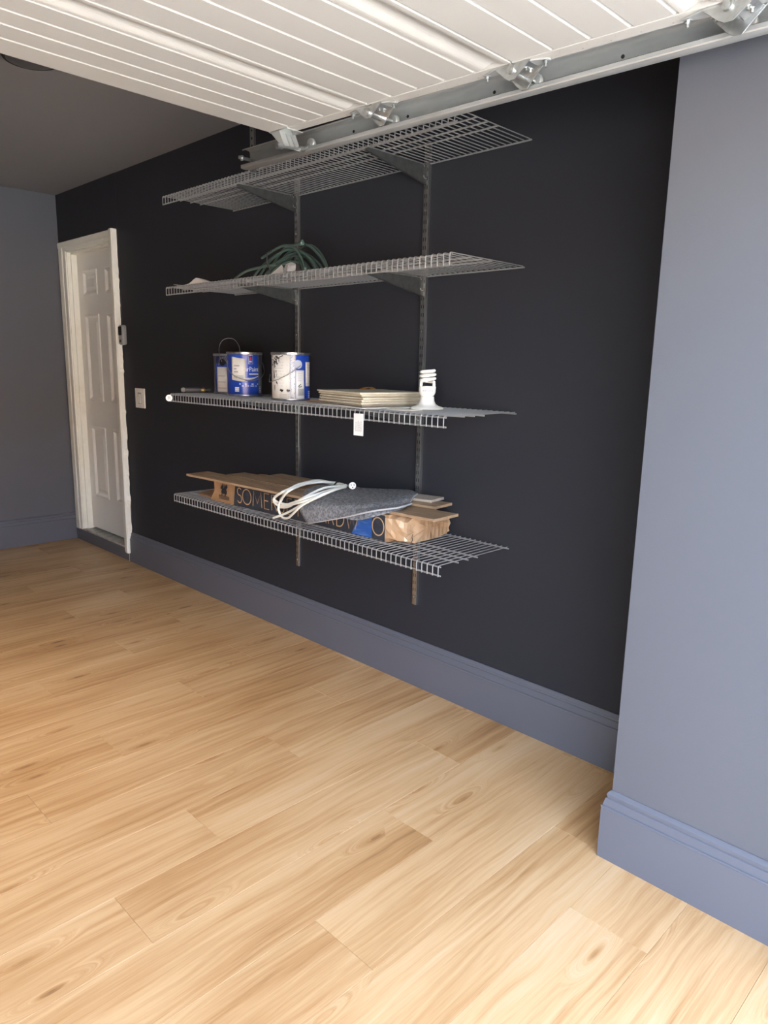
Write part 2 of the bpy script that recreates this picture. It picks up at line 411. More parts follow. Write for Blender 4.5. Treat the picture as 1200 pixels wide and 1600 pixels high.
# ------------------------------------------------------------------ wall fittings near the door
t = thing('wall_control', (0, 4.657, 1.553), 'grey upright wall remote with dark screen beside the white door casing', 'remote')
MB().box((-.036, 4.628, 1.490), (-.0015, 4.688, 1.617)).build('body', M['device'], t, bevel=.012, seg=3)
MB().box((-.0375, 4.636, 1.552), (-.035, 4.682, 1.606)).build('screen', M['dark'], t, bevel=.001)
MB().lathe([(.010,-.0385),(.010,-.035)], (0, 4.659, 1.515), 'x', 14).build('button', M['ink'], t)
MB().box((-.038, 4.640, 1.530), (-.0355, 4.678, 1.544)).build('button', M['inkgrey'], t, bevel=.001)
t = thing('light_switch', (0, 4.485, 1.15), 'white light switch plate on the black wall right of the door', 'switch')
MB().box((-.007, 4.418, 1.087), (-.0002, 4.548, 1.214)).build('plate', M['plastic_w'], t, bevel=.004)
MB().box((-.0085, 4.462, 1.115), (-.006, 4.506, 1.187)).build('rocker_frame', M['inkgrey'], t)
MB().hexa([(-.013,4.466,1.119),(-.006,4.466,1.119),(-.006,4.502,1.119),(-.013,4.502,1.119),(-.008,4.466,1.184),(-.006,4.466,1.184),(-.006,4.502,1.184),(-.008,4.502,1.184)]).build('rocker', M['plastic_w'], t, bevel=.001)
for z in (1.10, 1.201): MB().lathe([(.0035,-.0082),(.0035,-.006)], (0,4.484,z), 'x', 8).build('screw', M['tin'], t)
t = thing('ceiling_light', (-1.03, 3.205, ZC), 'round dark flush fixture on the ceiling beyond the garage door edge', 'ceiling light')
MB().lathe([(.105,-.001),(.105,-.012),(.098,-.022)], (-1.03,3.205,ZC), 'z', 32).build('rim', M['dark'], t, smooth=True)
MB().lathe([(.092,-.021),(.080,-.026),(.050,-.030),(.015,-.031)], (-1.03,3.205,ZC), 'z', 32).build('cover', M['tool'], t, smooth=True)

# ------------------------------------------------------------------ garage door (open, overhead)
DX0, DX1, STI = -3.62, -.627, -.670
dz = lambda y: 2.075 + .035*y
gd = thing('garage_door', (-2.0, 1.1, dz(1.1)), 'open white ribbed overhead garage door hanging under the ceiling', 'garage door')
seams = [2.137, 1.656, 1.152, .643, .135]
rib_pos = [[2.025,1.934,1.849,1.759],[1.557,1.457,1.359,1.262],[1.035,.938,.842,.745],[.54,.44,.34,.24]]
for i in range(4):
    s1, s0 = seams[i], seams[i+1]
    prof = [(s0+.001, .045), (s0+.001, .002)]
    pts = [(s0+.004, .0), (s0+.009, 0.0)]
    for q in range(13):                              # shallow rolled valley behind each joint
        u = q/12; pts.append((s0+.012+.080*u, .010*math.sin(math.pi*u)**2))
    for r_ in sorted(rib_pos[i]):
        if r_ < s0+.10: r_ = s0+.10
        pts += [(r_-.0075, 0), (r_-.0035, .0055), (r_+.0035, 0)]
    pts += [(s1-.006, 0), (s1-.001, .004)]
    prof += pts + [(s1-.001, .045)]
    fn = lambda s, h, d: (d, s, dz(s)+h)
    sec = MB().prism(prof, fn, DX0+.043, STI).build('section', M['door'], gd, fix=True)
    for xa, xb in ((STI+.0008, DX1), (DX0, DX0+.0422)):
        MB().prism([(s0+.0015,-.0015),(s1-.0015,-.0015),(s1-.0015,.046),(s0+.0015,.046)], fn, xa, xb).build('end_stile', M['door'], sec, bevel=.0015)
    dots = MB()
    for y in (s0+.12, s0+.19, s0+.26, s0+.33, s0+.40):
        for x in (-.640, -.655):
            dots.box((x-.0012, y-.0012 + (x+.64)*1.2, dz(y)-.0022), (x+.0012, y+.0012 + (x+.64)*1.2, dz(y)-.0012))
    dots.build('rivet', M['inkgrey'], sec, kind='stuff')

rz = lambda y: 2.054 + .021*y                        # underside of the track
AX = lambda y: rz(y) + .0225                         # axle height
def bolt(mb, x, y, z): mb.lathe([(.0085,-.0022),(.0085,-.001),(.006,.0)], (x,y,z), 'z', 8).lathe([(.0052,-.0075),(.0052,-.0022)], (x,y,z), 'z', 6).lathe([(.003,-.014),(.003,-.0075)], (x,y,z), 'z', 6)
def roller(parent, y, x_in):
    r_ = MB().lathe([(.0045,x_in),(.0045,-.556)], (0,y,AX(y)), 'x', 10).build('roller', M['zinc'], parent, smooth=True)
    MB().lathe([(.006,-.566),(.017,-.565),(.0195,-.562),(.0195,-.553),(.017,-.550),(.006,-.549)], (0,y,AX(y)), 'x', 20).build('wheel', M['galv'], r_, smooth=True)
for y in (1.656, 1.152, .643):
    z = dz(y) - .0015
    h = MB(); xa, xb = -.668, -.606
    # front leaf (towards the opening) and rear leaf, with tapering tips
    leaf = lambda u, v, d: (u, v, dz(v)-.0015+d)
    h.prism([(-.664,y+.012),(-.664,y+.050),(-.648,y+.098),(-.636,y+.098),(-.627,y+.040),(-.627,y+.012)], leaf, -.004, -.0002)
    h.prism([(-.664,y-.012),(-.664,y-.045),(-.646,y-.092),(-.634,y-.092),(-.622,y-.040),(-.622,y-.012)], leaf, -.004, -.0002)
    hg = h.build('hinge', M['galv'], gd, bevel=.0006)
    c1 = MB()
    for x, k in ((-.664, 1.0), (-.612, 1.25)):      # cheeks
        c1.prism([(y-.055, 0), (y+.050, 0), (y+.018, -.026*k), (y+.004, -.034*k), (y-.012, -.034*k), (y-.024, -.024*k)], lambda a, b_, d: (x+d, a, z-.003+b_), -.0015, .0015)
    c1.prism([(y-.050, -.002), (y-.050,-.005), (y-.014,-.022), (y-.010,-.020)], lambda a,b_,d: (d, a, z+b_), -.664, -.612)
    c1.build('bracket', M['zinc'], hg, bevel=.0006)
    MB().lathe([(.0095,-.672),(.0110,-.6715),(.0110,-.604),(.0095,-.603)], (0,y,AX(y)), 'x', 14).lathe([(.0060,-.673),(.0060,-.671)], (0,y,AX(y)), 'x', 14).build('sleeve', M['zinc'], hg, smooth=True)
    bl = MB()
    for dx, dy in ((-.642,.088),(-.640,-.082),(-.650,.034),(-.634,.032),(-.648,-.032),(-.632,-.034)): bolt(bl, dx, y+dy, dz(y+dy)-.0055)
    bl.build('bolt', M['zinc'], hg)
    roller(gd, y, -.672)
    # (the wheel sits in the channel of the track)
y = 2.085                                            # top bracket at the rear edge
tb = MB(); z = dz(y)-.0015
tb.prism([(-.672,2.030),(-.672,2.125),(-.606,2.125),(-.606,2.030)], lambda u,v,d: (u,v,dz(v)-.0015+d), -.0035, -.0002)
top_b = tb.build('top_bracket', M['galv'], gd, bevel=.0006)
pl = MB()
pl.hexa([(-.672,2.040,z-.060),(-.608,2.040,z-.060),(-.608,2.043,z-.061),(-.672,2.043,z-.061),(-.668,2.075,z),(-.604,2.075,z),(-.604,2.078,z),(-.668,2.078,z)])
pl.build('slide_plate', M['galv'], top_b, bevel=.0006)
gr = MB()
for x in (-.650, -.630): gr.hexa([(x-.0022,2.0395,z-.055),(x+.0022,2.0395,z-.055),(x+.0022,2.046,z-.055),(x-.0022,2.046,z-.055),(x,2.0665,z-.010),(x+.0044,2.0665,z-.010),(x+.0044,2.073,z-.010),(x,2.073,z-.010)])
gr.build('plate_rib', M['zinc'], top_b)
MB().prism([(2.075,0),(2.122,0),(2.054,-.060),(2.043,-.060)], lambda a,b_,d: (d, a, z+b_), -.672, -.669).build('cheek', M['galv'], top_b)
bl = MB(); bolt(bl, -.660, 2.095, z-.004); bolt(bl, -.640, 2.04, z-.004); bl.build('bolt', M['zinc'], top_b)
zw = rz(2.048) + .0225
r_ = MB().tube([(-.705,2.042,z-.064),(-.600,2.044,z-.052),(-.556,2.046,zw)], .0050, 10).tube([(-.706,2.042,z-.064),(-.684,2.042,z-.0615)], .0088, 12).tube([(-.612,2.044,z-.0535),(-.592,2.044,z-.050)], .0088, 12).build('roller', M['zinc'], gd, smooth=True)
MB().lathe([(.006,-.566),(.017,-.565),(.0195,-.562),(.0195,-.553),(.017,-.550),(.006,-.549)], (0,2.046,zw), 'x', 20).build('wheel', M['galv'], r_, smooth=True)

# ------------------------------------------------------------------ door track

tr = thing('door_track', (-.53, 1.4, rz(1.4)), 'galvanised overhead steel track carrying the garage door rollers', 'track')
path = [(y, rz(y), 0) for y in (2.440, 1.8, 1.2, .6, .46)]
for q in range(1, 10):
    a = q/9*math.pi/2; path.append((.46-.34*math.sin(a), rz(.46)-.34*(1-math.cos(a)), a))
path.append((.12, .02, math.pi/2))
prof = [(-.573,.012),(-.575,.010),(-.575,.002),(-.573,0),(-.560,-.001),(-.540,.001),(-.535,.005),(-.533,.014),(-.533,.056),(-.535,.064),(-.540,.068),(-.560,.069),(-.567,.067),(-.567,.063)]
rings = []
for y, z, a in path:
    rings.append([(x, y + h*math.sin(a), z + h*math.cos(a)) for x, h in prof])
MB().grid(rings).build('channel', M['galv'], tr, solid=.0016, smooth=True)
hs = MB()
for y in (1.86, 1.62, 1.30, .93): hs.lathe([(.0045,-.5352),(.0045,-.5338)], (0, y, rz(y)+.036), 'x', 10)
hs.build('slot_hole', M['dark'], tr, kind='stuff')
b_ = MB().lathe([(.006,-.600),(.006,-.528)], (0,2.415,rz(2.415)+.030), 'x', 8).lathe([(.010,-.590),(.010,-.584)], (0,2.415,rz(2.415)+.030), 'x', 6)
b_.build('stop_bolt', M['zinc'], tr)
hg = MB().box((-.531, 2.418, rz(2.43)-.004), (-.528, 2.442, ZC)).box((-.531, 2.440, rz(2.43)-.004), (-.506, 2.443, ZC)).build('hanger_strap', M['upright'], tr)
d = MB()
for q in range(15): d.lathe([(.004,-.5325),(.004,-.5308)], (0, 2.430, rz(2.43)+.085+.027*q), 'x', 8)
d.build('slot_hole', M['dark'], hg, kind='stuff')

# ------------------------------------------------------------------ shelving
Z = (2.163, 1.746, 1.231, .719)
YU = (2.822, 2.008)
NW = 72
def rod(y0, y1, x, z, r): return MB().tube([(x,y0,z),(x,y1,z)], r, 6)
def make_shelf(z, label):
    t = thing('wire_shelf', (0, 2.45, z), label, 'shelf', 'silver wire shelves on the black wall')
    y0, y1 = 1.536, 3.356
    rod(y0, y1, -.0065, z-.0050, .0030).build('back_rod', M['wire'], t)
    for x in (-.199, -.253, -.309): rod(y0, y1, x, z-.0050, .0030).build('support_rod', M['wire'], t)
    rod(y0+.002, y1, -.4015, z-.0050, .0030).build('front_rod', M['wire'], t)
    rod(y0+.002, y1, -.4015, z-.0370, .0030).build('lip_rod', M['wire'], t)
    w = MB().tube([(-.003,1.545,z),(-.399,1.545,z),(-.4045,1.545,z-.002),(-.4065,1.545,z-.008),(-.4065,1.545,z-.040)], .0019, 6).build('cross_wire', M['wire'], t, smooth=True)
    for k in range(1, NW):
        c = w.copy(); COL.objects.link(c); c.parent = t; c.location = (0, .0254*k, 0)
    return t
shelf = make_shelf(Z[0], 'topmost silver wire shelf just below the door track')
for z, lb in zip(Z[1:], ('second wire shelf from the top holding the green cord', 'third wire shelf from the top holding the blue paint cans', 'lowest wire shelf holding the long flooring carton')):
    c = copy_tree(shelf); c.location.z = z; c['label'] = lb

UX0, UX1 = -.016, -.0005
for i, y in enumerate(YU):
    t = thing('shelf_upright', (0, y, .375), ('farther slotted steel upright, the one near the door side' if i == 0 else 'nearer slotted steel upright, reaching lowest in the photo'), 'upright', 'slotted wall uprights')
    z0, z1 = .372, 2.235
    w = .0125
    MB().add([(UX1,y-w,z0),(UX0,y-w,z0),(UX0,y+w,z0),(UX1,y+w,z0),(UX1,y-w,z1),(UX0,y-w,z1),(UX0,y+w,z1),(UX1,y+w,z1)],
             [(0,1,5,4),(1,2,6,5),(2,3,7,6),(0,3,2,1),(4,5,6,7)]).build('channel', M['upright'], t, bevel=.002)
    s_ = MB()
    z = z0+.03
    while z < z1-.03:
        for dy in (-.0055, .0055): s_.box((UX0-.0004, y+dy-.0014, z), (UX0+.001, y+dy+.0014, z+.014))
        z += .032
    s_.build('slot', M['dark'], t, kind='stuff')
    for z in (.40, .98, 1.52, 1.98):
        MB().lathe([(.001,-.0205),(.0035,-.0195),(.005,-.0165)], (0,y,z+.008), 'x', 10).build('screw', M['zinc'], t, smooth=True)

def make_bracket(y, z):
    t = thing('shelf_bracket', (0, y, z), None, 'bracket', 'steel brackets under the wire shelves')
    zt = z - .0105
    MB().prism([(-.0165,zt),(-.338,zt),(-.342,zt-.004),(-.338,zt-.012),(-.0165,zt-.070)], lambda a,b_,d: (a, y+d, b_), -.0015, .0015).build('plate', M['bracket'], t)
    MB().box((-.338, y-.005, zt-.0005), (-.045, y+.005, zt+.0015)).build('top_flange', M['zinc'], t, bevel=.0005)
    MB().hexa([(-.0165,y-.005,zt-.071),(-.338,y-.005,zt-.013),(-.338,y+.005,zt-.013),(-.0165,y+.005,zt-.071),(-.0165,y-.005,zt-.069),(-.338,y-.005,zt-.011),(-.338,y+.005,zt-.011),(-.0165,y+.005,zt-.069)]).build('bottom_flange', M['bracket'], t)
    MB().tube([(-.040,y-.002,zt+.0005),(-.033,y-.002,zt-.002),(-.030,y-.002,zt-.009)], .0014, 6).tube([(-.034,y-.002,zt-.040),(-.031,y-.002,zt-.047),(-.022,y-.002,zt-.049),(-.017,y-.002,zt-.048)], .0016, 6).build('hook', M['zinc'], t)
    return t
br = None
nm = ('topmost shelf', 'second shelf from the top', 'third shelf from the top', 'lowest shelf')
for i, z in enumerate(Z):
    for j, y in enumerate(YU):
        if br is None: o = br = make_bracket(y, z)
        else:
            o = copy_tree(br); o.location = (0, y, z)
        o['label'] = 'tapered steel bracket under the %s on the %s upright' % (nm[i], 'farther' if j == 0 else 'nearer')

# ------------------------------------------------------------------ things on the second shelf
z2 = Z[1] + .0022
t = thing('extension_cord', (-.27, 2.59, z2), 'coiled dark green extension cord on the second wire shelf', 'cord')
g = MB(); rnd = random.Random(3)
for k in range(12):
    x0 = -.225 + rnd.uniform(-.055,.055); yl = 2.80 - .013*k + rnd.uniform(-.02,.02); yr = 2.335 + .011*k + rnd.uniform(-.02,.02)
    hh = .126 - .0065*k + rnd.uniform(-.006,.006); pts = []
    for q in range(13):
        u = q/12; y = yl + (yr-yl)*u
        pts.append((x0 - .02 + .045*math.sin(2.2*u+k), y, z2 + .010 + hh*math.sin(math.pi*u)**.75*(1+.10*math.sin(math.pi*2*u)*(-1))))
    for q in range(1, 8):
        u = q/8; y = yr + (yl-yr)*u
        pts.append((x0 + .05 + .02*math.sin(5*u+k), y, z2 + .010 + .010*math.sin(math.pi*u)*(1+.3*k/4)))
    g.tube(smooth_path(pts, 3, True), .0050, 6, closed=True)
g.tube(smooth_path([(-.30,2.70,z2+.09),(-.31,2.55,z2+.122),(-.31,2.46,z2+.118),(-.31,2.405,z2+.130)],5), .0055, 7)
g.tube(smooth_path([(-.28,2.62,z2+.06),(-.33,2.76,z2+.04),(-.345,2.84,z2+.010)],5), .0055, 7)
g.build('coil', M['green'], t, smooth=True)
MB().tube([(-.31,2.615,z2+.112),(-.345,2.60,z2+.095),(-.352,2.592,z2+.055),(-.335,2.585,z2+.02)], .003, 5).build('tie', M['ink'], t)
MB().lathe([(.006,0),(.010,.004),(.010,.022),(.005,.028)], (-.31,2.402,z2+.122), 'y', 10).build('plug_end', M['green'], t, smooth=True)
t = MB().add([(-.372,2.545,z2+.001),(-.368,2.455,z2+.001),(-.340,2.505,z2+.042),(-.350,2.548,z2+.0015),(-.345,2.462,z2+.0015)], [(0,1,2),(3,2,4),(0,2,3),(1,4,2)]).build('paper_tag', M['paper'], solid=.0008)
tag(t, 'small white folded triangular tag standing before the green cord', 'tag')
t = MB().grid([[(-.385,2.435,z2+.001),(-.395,2.40,z2+.002),(-.385,2.36,z2+.001)],[(-.375,2.44,z2+.022),(-.385,2.405,z2+.026),(-.378,2.362,z2+.022)],[(-.368,2.442,z2+.036),(-.366,2.41,z2+.042),(-.370,2.375,z2+.033)]]).build('paper_tag', M['paper_d'], solid=.0008)
tag(t, 'crumpled grey paper tag at the right of the white triangular one', 'tag')
rows_ = []
for q in range(15):
    u = q/14; y = 3.335 - .30*u
    zc = z2 + .002 + .014*max(0,1-abs(u-.03)/.10) + .024*math.exp(-((u-.72)/.16)**2) + .004*u
    rows_.append([(-.375, y, zc), (-.335, y+.006, zc+.003*math.sin(5*u)), (-.29, y+.004, max(z2+.001, zc-.012))])
t = MB().grid(rows_).build('paper_sheet', M['paper'], solid=.0007, smooth=True)
tag(t, 'curled white paper strip at the door end of the second shelf', 'paper')

# ------------------------------------------------------------------ paint cans on the third shelf
z3 = Z[2] + .0022
def can(x, y, R_, H, label, spec):
    t = thing('paint_can', (x, y, z3), label, 'paint can', 'gallon paint cans on the third shelf')
    c = Vector((x, y, 0)); f = (Vector((CAM.x, CAM.y, 0)) - c).normalized(); rt = Vector((-f.y, f.x, 0))
    if rt.dot(Vector((.708,-.706,0))) < 0: rt = -rt
    def P(th, z, r):                                 # th in degrees from the side that faces the room
        a = math.radians(th); q = c + f*(r*math.cos(a)) + rt*(r*math.sin(a)); return (q.x, q.y, z3+z)
    MB().lathe([(R_-.004,.0),(R_-.001,.003),(R_-.001,.007),(R_-.003,.009),(R_-.003,H-.010),(R_,H-.008),(R_,H-.001),(R_-.004,H),(R_-.008,H-.004)], (x,y,z3), 'z', 40).build('body', M[spec.get('body','blue')], t, smooth=True)
    MB().lathe([(R_-.0024,.001),(R_+.0002,.003),(R_+.0002,.0075),(R_-.0024,.0085)], (x,y,z3), 'z', 40, cap=False).build('bottom_rim', M['tin'], t, smooth=True)
    MB().lathe([(R_-.0020,H-.0115),(R_+.0008,H-.009),(R_+.0008,H-.0005),(R_-.003,H+.0008),(R_-.010,H-.002)], (x,y,z3), 'z', 40, cap=False).build('top_rim', M['tin'], t, smooth=True)
    MB().lathe([(R_-.011,H-.004),(R_-.018,H-.007),(R_-.022,H-.003)], (x,y,z3), 'z', 32).build('lid', M['tin'], t, smooth=True)
    def patch(name, th0, th1, a0, a1, m, off=.0006, slant=0.0, label=None, parent=None):
        n_ = max(2, int(abs(th1-th0)/5)+1); rows = []
        for q in range(n_+1):
            th = th0 + (th1-th0)*q/n_; dz_ = slant*(q/n_-.5)
            rows.append([P(th - slant*40*(a-.5*(a0+a1))*8, a+dz_, R_-.003+off) for a in (a0, (a0+a1)/2, a1)])
        return MB().grid(rows).build(name, M[m], parent or t, smooth=True, label=label, solid=.0004)
    spec['draw'](t, patch, P, R_, H)
    return t

def text_on(P, txt, th0, z0, size, r, m, parent, font_scale=1.0):
    cu = bpy.data.curves.new('lettering', 'FONT'); cu.body = txt; cu.size = size; cu.fill_mode = 'FRONT'; cu.resolution_u = 3
    o = bpy.data.objects.new('lettering_source', cu); COL.objects.link(o)
    bpy.context.view_layer.update()
    me = bpy.data.meshes.new_from_object(o.evaluated_get(bpy.context.evaluated_depsgraph_get()))
    bpy.data.objects.remove(o); bpy.data.curves.remove(cu)
    mb = MB(); mb.add([P(th0 + math.degrees(v.co.x*font_scale/r), z0 + v.co.y, r) for v in me.vertices], [tuple(p.vertices) for p in me.polygons])
    bpy.data.meshes.remove(me)
    return mb.build('lettering', M[m], parent, fix=False)

def bars(P, th0, th1, z0, n_, step, m, parent, r, name='printed_line', h=.0022, jig=0):
    mb = MB()
    for q in range(n_):
        e = th1 - (jig*random.random()*(th1-th0) if jig else 0)
        k = 3
        mb.grid([[P(th0+(e-th0)*i/k, z0+q*step, r), P(th0+(e-th0)*i/k, z0+q*step+h, r)] for i in range(k+1)])
    return mb.build(name, M[m], parent, kind='stuff')

def wirehandle(pts, t, P, r=.0016): return MB().tube(smooth_path(pts, 6), r, 6).build('handle', M['tin'], t, smooth=True)

def draw_front(t, patch, P, R_, H):
    lb = patch('label', -46, 3, .072, .180, 'label', .0012, slant=-.010)
    bars(P, -38, -4, .085, 3, .006, 'inkgrey', lb, R_-.0012); bars(P, -36, -8, .112, 3, .014, 'inkgrey', lb, R_-.0012, h=.006, jig=.7)
    lg = patch('logo', 12, 28, .152, .194, 'lettering', .0008); patch('logo_field', 13.2, 26.8, .154, .192, 'blue', .0011, parent=lg)
    mb = MB(); r = R_-.003+.0016
    mb.add([P(16,.170,r),P(24,.170,r),P(23,.180,r),P(20,.189,r),P(17,.180,r)], [(0,1,2,3,4)]); mb.build('logo_mark', M['red'], lg, fix=False)
    bars(P, 15, 25, .160, 2, .004, 'lettering', lg, r, h=.0018)
    text_on(P, 'SuperPaint', -29, .118, .030, R_-.003+.0007, 'lettering', t, .90)
    bars(P, 14, 50, .103, 1, .006, 'lettering', t, R_-.003+.0008, h=.0045)
    mb = MB(); pts = []                               # curved silver flash under the name
    for q in range(17):
        u = q/16; th = -70+135*u; w = .010*math.sin(math.pi*min(1,u*1.05)) + .001
        zc = .100 + .030*(1-u)**3 - .024*math.sin(math.pi*u)+.004*u
        pts.append([P(th, zc-w*.5, R_-.003+.0004), P(th, zc+w*.5, R_-.003+.0004)])
    mb.grid(pts).build('printed_flash', M['swoosh'], t, fix=False)
    bars(P, -18, 48, .056, 1, .01, 'lettering', t, R_-.003+.0007, h=.0040); bars(P, -10, 42, .0475, 1, .01, 'lettering', t, R_-.003+.0007, h=.0030)
    bars(P, -34, -12, .022, 3, .0075, 'lettering', t, R_-.003+.0007, h=.0055, jig=.35); bars(P, -34, -10, .005, 1, .01, 'lettering', t, R_-.003+.0007, h=.004)
    bars(P, 20, 30, .005, 1, .01, 'lettering', t, R_-.003+.0007, h=.003); bars(P, 54, 66, .018, 4, .008, 'lettering', t, R_-.003+.0007, h=.0045, jig=.4)
    patch('paint_smear', 50, 88, .012, .196, 'smudge', .0005)
    e = MB().lathe([(.002,0),(.012,.001),(.012,.003)], (0,0,0), 'z', 14)
    e.v = [P(-74 + math.degrees(v[0]/R_), .158+v[1], R_-.003+v[2]+.0005) for v in e.v]; e.build('ear', M['tin'], t)
    wirehandle([P(-72,.162,R_+.004), P(-52,.120,R_+.006), P(-25,.090,R_+.008), P(10,.076,R_+.009), P(45,.082,R_+.009), P(75,.108,R_+.008), P(95,.140,R_+.006), P(104,.160,R_+.003)], t, P)

def draw_back(t, patch, P, R_, H):
    lb = patch('label', -52, -10, .010, .134, 'label', .0010); bars(P, -46, -14, .028, 3, .030, 'inkgrey', lb, R_-.0013, h=.003, jig=.3)
    patch('label', -9, 6, .006, .132, 'lettering', .0008)
    patch('paint_smear', -88, -60, .010, .196, 'smudge', .0005); patch('printed_band', -60, -12, .150, .196, 'navy', .0004)
    mb = MB()
    for q in range(9): mb.grid([[P(-44+q*4.0,.142+.003*q,R_-.0022),P(-43+q*4.0,.142+.003*q,R_-.0022)],[P(-38+q*4.0,.182+.001*q,R_-.0022),P(-37+q*4.0,.182+.001*q,R_-.0022)]])
    mb.build('printed_hatch', M['swoosh'], t, kind='stuff')
    e = MB().lathe([(.003,0),(.016,.001),(.017,.004)], (0,0,0), 'z', 16)
    e.v = [P(-26 + math.degrees(v[0]/R_), .158+v[1], R_-.003+v[2]+.0008) for v in e.v]; e.build('ear', M['splat'], t)
    wirehandle([P(-27,.160,R_+.003), P(-33,.200,R_+.010), P(-38,.240,R_*.95), P(-30,.268,R_*.75), P(0,.278,R_*.50), P(60,.270,R_*.40), P(110,.235,R_*.65), P(140,.190,R_*.95), P(150,.160,R_+.003)], t, P)

def draw_white(t, patch, P, R_, H):
    lb = patch('label', -78, -2, .006, .200, 'label', .0009)
    mb = MB(); rr = random.Random(5)
    def blot(th, z, w, h):
        k = 9; pts = [(th + w*math.cos(2*math.pi*i/k)*(.6+.8*rr.random()), z + h*math.sin(2*math.pi*i/k)*(.6+.8*rr.random())) for i in range(k)]
        mb.add([P(a, b_, R_-.003+.0018) for a, b_ in pts], [tuple(range(k))])
    for _ in range(26): blot(-68 + rr.random()*34, .150 + rr.random()*.048, 1+3*rr.random(), .001+.005*rr.random())
    for _ in range(16): blot(-66 + rr.random()*24, .05 + rr.random()*.12, .8+1.6*rr.random(), .003+.012*rr.random())
    for q in range(10): blot(-46+q*2.4, .176+.0016*q, 2.2, .0016)
    blot(-28,.044,6,.006); blot(-8,.044,5,.006)
    mb.build('paint_splash', M['splat'], lb, fix=False)
    bars(P, -58, -8, .062, 9, .0125, 'inkgrey', lb, R_-.003+.0015, h=.0012, jig=.4); bars(P, -36, -12, .012, 3, .007, 'inkgrey', lb, R_-.003+.0015, h=.0014)
    patch('glare_stripe', -1.5, 14, .006, .200, 'lettering', .0008)  # glossy reflection painted down the can as a white stripe
    mb = MB()
    for _ in range(60):
        a, b_ = rr.random()*13, .01+rr.random()*.18; s_ = .6+1.6*rr.random()
        mb.add([P(a,b_,R_-.0018),P(a+s_,b_+.001,R_-.0018),P(a+s_*.6,b_+.005,R_-.0018)], [(0,1,2)])
    mb.build('glare_speckle', M['blue'], t, kind='stuff', fix=False)  # blue flecks breaking up the painted reflection stripe
    l2 = patch('label', 15, 44, .006, .130, 'lettering', .0010); bars(P, 20, 38, .085, 5, .008, 'inkgrey', l2, R_-.0011, h=.0016, jig=.3)
    mb = MB()
    for q in range(11): mb.grid([[P(22+q*1.8,.022,R_-.0011),P(22.8+q*1.8,.022,R_-.0011)],[P(22+q*1.8,.052,R_-.0011),P(22.8+q*1.8,.052,R_-.0011)]])
    mb.build('barcode', M['ink'], l2, kind='stuff')
    mb = MB()
    for a, b_ in ((24,.062),(29,.068),(27,.058),(32,.060)): mb.add([P(a+3*math.cos(i),b_+.006*math.sin(i*1.3),R_-.001) for i in (0,1.2,2.4,3.6,4.9)], [(0,1,2,3,4)])
    mb.build('paint_splash', M['splat'], l2, fix=False)
    l3 = patch('label', 50, 78, .062, .166, 'label', .0010); bars(P, 54, 74, .075, 10, .0085, 'inkgrey', l3, R_-.0011, h=.0025, jig=.4)
    bars(P, 64, 78, .012, 4, .008, 'lettering', t, R_-.0018, h=.0045)
    e = MB().lathe([(.002,.002),(.017,.001),(.019,.004)], (0,0,0), 'z', 18)
    e.v = [P(21 + math.degrees(v[0]/R_), .155+v[1], R_-.003+v[2]+.0012) for v in e.v]; e.build('ear', M['swoosh'], t)
    wirehandle([P(28,.152,R_+.006), P(12,.132,R_+.010), P(-10,.108,R_+.014), P(-40,.086,R_+.016), P(-66,.078,R_+.012), P(-84,.084,R_+.008), P(-100,.110,R_+.005)], t, P)

can(-.120, 3.245, .083, .200, 'dark blue paint can standing behind, wire handle raised above its rim', dict(draw=draw_back))
can(-.197, 2.998, .086, .207, 'bright blue paint can with white sticker and hanging wire handle', dict(draw=draw_front))
can(-.242, 2.576, .086, .205, 'white labelled paint can splashed with black paint, right of blue cans', dict(draw=draw_white))

# grey tool at the door end of the shelf
t = thing('hand_tool', (-.25, 3.385, z3), 'short dark grey tool with a brass collar at the shelf end', 'tool')
ax0, ax1 = Vector((-.315,3.408,z3+.014)), Vector((-.170,3.352,z3+.014)); dd = (ax1-ax0)
MB().tube([ax0+dd*.02, ax0+dd*.10, ax0+dd*.14], 0, 12, rs=[.009,.013,.010]).build('end_cap', M['inkgrey'], t, smooth=True)
MB().tube([ax0+dd*.14, ax0+dd*.18, ax0+dd*.55, ax0+dd*.66], 0, 12, rs=[.010,.0135,.0135,.011]).build('grip', M['tool'], t, smooth=True)
MB().tube([ax0+dd*.66, ax0+dd*.70, ax0+dd*.78, ax0+dd*.82], 0, 12, rs=[.008,.0115,.0115,.007]).build('collar', M['brass'], t, smooth=True)
MB().tube([ax0+dd*.82, ax0+dd*.95, ax0+dd*1.0], 0, 10, rs=[.006,.008,.003]).build('tip', M['tool'], t, smooth=True)
# round tag clipped on the end of the lip
t = thing('round_tag', (-.411, 3.352, z3-.035), 'small round white plastic tag at the end of the third shelf lip', 'tag')
cdir = (CAM - Vector((-.413,3.352,z3-.022))).normalized()
u_ = Vector((0,0,1)).cross(cdir).normalized(); v_ = cdir.cross(u_)
def disc(c, r, th, n_=22):
    c = Vector(c); ring = lambda d, rr: [c + cdir*d + u_*(rr*math.cos(2*math.pi*k/n_)) + v_*(rr*math.sin(2*math.pi*k/n_)) for k in range(n_)]
    return MB().add(ring(0,r)+ring(th,r), [tuple(range(n_-1,-1,-1)), tuple(range(n_,2*n_))]+[(k,(k+1)%n_,n_+(k+1)%n_,n_+k) for k in range(n_)])
disc((-.412,3.352,z3-.024), .0165, .003).build('disc', M['plastic_w'], t, bevel=.0008)
cc = Vector((-.412,3.352,z3-.024)) + cdir*.0034
q_ = lambda a, b_: cc + u_*a + v_*b_
